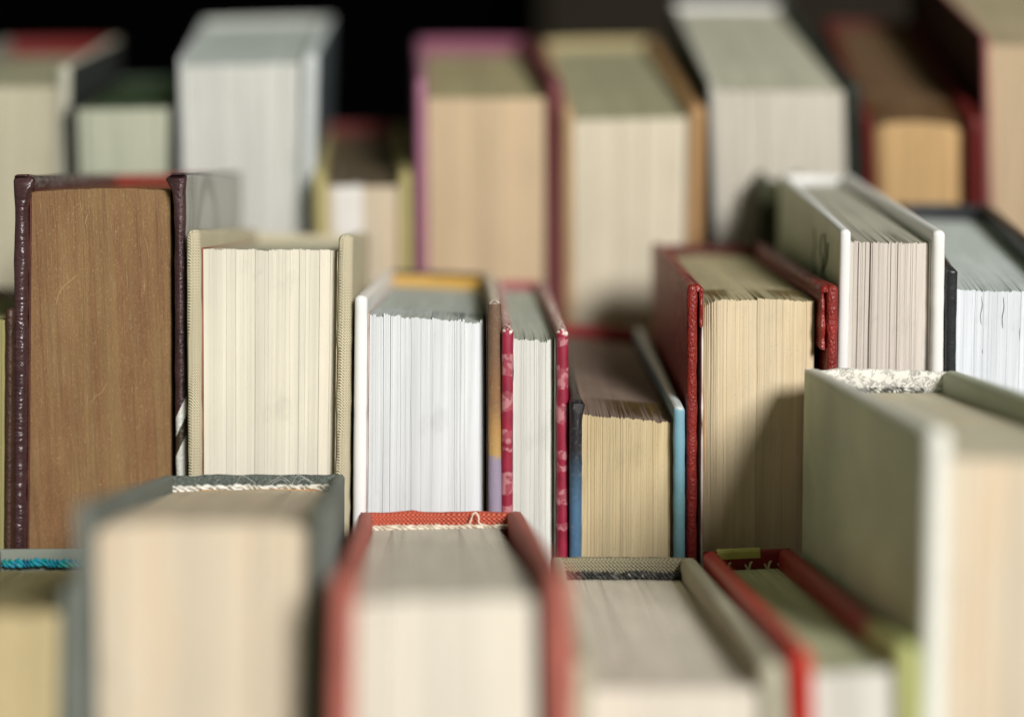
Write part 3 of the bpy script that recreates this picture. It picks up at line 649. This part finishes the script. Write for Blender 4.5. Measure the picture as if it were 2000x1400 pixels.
L_cri = plain('crimson_cover', (0.42, 0.022, 0.012), 0.4, 0.4, 0.15, 0.3, 700)
M_ccap = plain('dark_crimson_cloth', (0.23, 0.010, 0.012), 0.5, 0.35, 0.2, 0.4, 700)
M_lime = plain('yellow_green_print', (0.50, 0.50, 0.16), 0.55, 0.3, 0.08)
M_crt = two_tone('crimson_and_yellow_green_cover', (0.42, 0.44, 0.17), (0.28, 0.016, 0.012), 1, 0.030, 0.0015)
b = std('thin_crimson', 'thin bright crimson book with white tick marks and a yellow-green patch on its spine', 0.0050, 0.0050, 0.003, 0.0062, L_cri, P_grey, M_ccap, mr=M_crt, seed=25, bulge=0.0008, spt=0.0028, pk=dict(NEAR, head=(0.80, 0.88, 0.62)))
sp = [c for c in b.o.children if c.name.startswith('spine')][0]
def patch(name, x0, x1, y, z0, z1, mat, th=0.0003):
    V = []; F = []; N = 12                                     # label folded over the spine rim
    prof = [(y, z0), (y, z1 - 0.0008), (y + 0.0006, z1), (y + 0.0016, z1 + 0.0001), (y + 0.0022, z1)]
    for i in range(N + 1):
        x = x0 + (x1 - x0) * i / N
        for py, pz in prof:
            V.append((x, py + 0.0001 * nz(x * 900), pz + 0.00015 * nz(x * 700, 3)))
        for py, pz in reversed(prof): V.append((x, py + (th if py == y else 0), pz - (0 if py == y else th)))
    K = len(prof) * 2
    for i in range(N):
        for k in range(K): F.append((i * K + k, i * K + (k + 1) % K, (i + 1) * K + (k + 1) % K, (i + 1) * K + k))
    F.append(tuple(range(K))[::-1]); F.append(tuple(N * K + k for k in range(K)))
    return link(name, V, F, mat, sp, smooth=False)
yin = b.D - 0.0002 - 0.0028
patch('spine_label', -0.0098, 0.0040, yin - 0.0004, b.H - 0.0028, b.H + 0.0002, M_lime)
M_tick = plain('cream_print', (0.72, 0.62, 0.48), 0.6, 0.2)
for x in (-0.0068, 0.0, 0.0062, 0.0105):
    zc = b.H - 0.0052; h = 1.0
    b.thread([(x - 0.0011, yin - 0.0012, zc + 0.0006), (x - 0.0003, yin - 0.0012, zc - 0.0010), (x + 0.0001, yin - 0.0012, zc - 0.0011), (x + 0.0006, yin - 0.0012, zc + 0.0008), (x + 0.0012, yin - 0.0012, zc + 0.0014)], 0.00040, M_tick, 'tick_mark', parent=sp)

C_pg = plain('shaded_sage_board', (0.40, 0.43, 0.32), 0.6, 0.3, 0.05, 0.25, 1200)  # greenish shade painted into the off-white book's right board
C_big = plain('off_white_board', (0.66, 0.65, 0.58), 0.5, 0.35, 0.04, 0.2, 1200)
b = std('big_off_white', 'large off-white book with black and white patterned spine lining, close at the right', 0.0058, 0.0058, 0.003, 0.0072, C_big, P_peach, floral('black_and_white_floral_paper'), ml=side_cover('pale_edge_shaded_side', (0.70, 0.70, 0.64), (0.56, 0.65, 0.46), *gw('big_off_white'), -1), mr=C_pg, seed=26, wav=0.0016, bulge=0.0022, spt=0.0024, pk=dict(NEAR, head=(0.92, 1.0, 1.0)))  # left side coloured as if in green shade, leading edge kept pale
t_ = NT('grey_white_thread'); c_ = t_.ramp(t_.noise(1, (420, 900, 900), 2), [(0.42, (0.10, 0.10, 0.09)), (0.55, (0.30, 0.30, 0.27)), (0.62, (0.75, 0.74, 0.68))])
t_.bump(t_.noise(2500, (1, 3, 3), 2), 0.6, 0.0003); M_dthr = t_.done(c_, 0.5, 0.4)
b.headband(M_dthr, -b.Wb / 2 + 0.006, b.Wb / 2 - 0.012, b.D - 0.0062, b.H - 0.0064, 0.0010, 0.0056, 3, seed=14, sr=0.55)

# --- back row --------------------------------------------------------------
M_fl = plain('dark_grey_cover', (0.06, 0.065, 0.065), 0.6, 0.3)
M_flr = plain('greyish_cover', (0.30, 0.30, 0.27), 0.6, 0.3)
std('far_left', 'blurred pale book with red spine top at the upper left corner', 0.004, 0.0062, 0.003, 0.0095, M_flr, P_old, plain('red_spine_cloth', (0.15, 0.010, 0.010)), mr=side_cover('grey_side', (0.50, 0.49, 0.40), (0.06, 0.065, 0.065), *gw('far_left'), 1),
    seed=31, pk=BLUR)
std('dark_green', 'low black and dark green book with pale pages, left of the tall white one', 0.0042, 0.0048, 0.003, 0.0022, plain('black_cover', (0.012, 0.013, 0.013), 0.5), paper('grey_green_paper', (0.47, 0.49, 0.38), 0.05, 0.05), plain('bottle_green_spine', (0.03, 0.055, 0.03)), seed=32, pk=dict(BLUR, head=(0.10, 0.15, 0.09)))
std('tall_white', 'tall white book with pale grey pages and slate blue side against the black background', 0.0012, 0.0075, 0.002, 0.0040, plain('pale_grey_board', (0.58, 0.60, 0.60)), P_offw,
    ms=plain('grey_white_spine', (0.50, 0.52, 0.48)), mr=side_cover('pale_edge_slate_side', (0.58, 0.62, 0.62), (0.12, 0.15, 0.17), *gw('tall_white'), 1), seed=33, gr=0.001, pk=dict(BLUR, head=(0.82, 0.88, 0.90)))
std('low_cream', 'low cream paged book with yellowish covers in the shade behind the white book', 0.0056, 0.0056, 0.003, 0.0065, plain('yellow_olive_cover', (0.46, 0.40, 0.18)), P_peach, ms=plain('maroon_spine', (0.12, 0.012, 0.010)), seed=34, pk=dict(BLUR, head=(0.20, 0.18, 0.15)))  # very dark head tone paints the shade lying on this page top
b_lc = CUR[0]
b_lc.slab('white_pages', -1, 0.0086, 0.0125, 0.0027, 0.05, 0.004, b_lc.H - 0.0066, plain('white_section_paper', (0.74, 0.72, 0.69), 0.85, 0.1), rc=0.0003)
std('pink', 'tan paged book with magenta pink covers in the back row', 0.0048, 0.0078, 0.003, 0.0085, plain('magenta_cover', (0.38, 0.16, 0.25)), P_tan2, mr=plain('maroon_pink_cover', (0.16, 0.045, 0.05)), ms=plain('dusty_pink_spine', (0.26, 0.08, 0.14)), seed=35, pk=dict(BLUR, head=(0.66, 0.76, 0.66)))
std('cream', 'cream paged book with orange-tan covers, right of the pink one in the back row', 0.0045, 0.0075, 0.003, 0.0055, plain('orange_tan_cover', (0.50, 0.33, 0.18)), paper('pale_cream_paper', (0.70, 0.635, 0.50), 0.04, 0.04), ms=plain('straw_spine', (0.46, 0.38, 0.20)),
    mr=plain('dull_orange_cover', (0.44, 0.26, 0.12)), seed=36, pk=dict(BLUR, head=(0.50, 0.53, 0.44)))
std('big_white', 'tall book with white spine top, grey head and dark green covers in the back row', 0.0026, 0.0072, 0.003, 0.0038, side_cover('white_edge_dark_green_side', (0.45, 0.45, 0.42), (0.045, 0.055, 0.03), *gw('big_white'), -1), paper('warm_grey_paper', (0.64, 0.60, 0.52), 0.10, 0.08),
    ms=plain('white_spine', (0.75, 0.75, 0.74)), mr=plain('black_green_cover', (0.025, 0.032, 0.025)), seed=37, spt=0.004, pk=BLUR)
std('dark_red', 'dark red book with rounded orange-tan pages in the shade at the upper right', 0.0048, 0.0085, 0.003, 0.0030, plain('dark_red_cover', (0.11, 0.010, 0.009)), P_orange, ms=plain('black_red_spine', (0.10, 0.008, 0.008)), seed=38, pk=dict(BLUR, arch=0.002, head=(0.24, 0.22, 0.24), cfall=0.004))  # dark head tone paints the shade of the taller book at right
std('right_edge', 'big blurred tan book with dark red and green side at the upper right corner', 0.0026, 0.005, 0.003, 0.005, side_cover('pink_edge_dark_red_side', (0.34, 0.12, 0.12), (0.040, 0.014, 0.010), *gw('right_edge'), -1), P_tan2, seed=39, pk=dict(BLUR, head=(0.62, 0.68, 0.66)))
std('olive_strip', 'narrow dark olive book behind the white covered book with pinkish pages', 0.004, 0.004, 0.003, 0.004, plain('dark_olive_cover', (0.05, 0.055, 0.03)), paper('dark_olive_paper', (0.07, 0.07, 0.035)), seed=40)
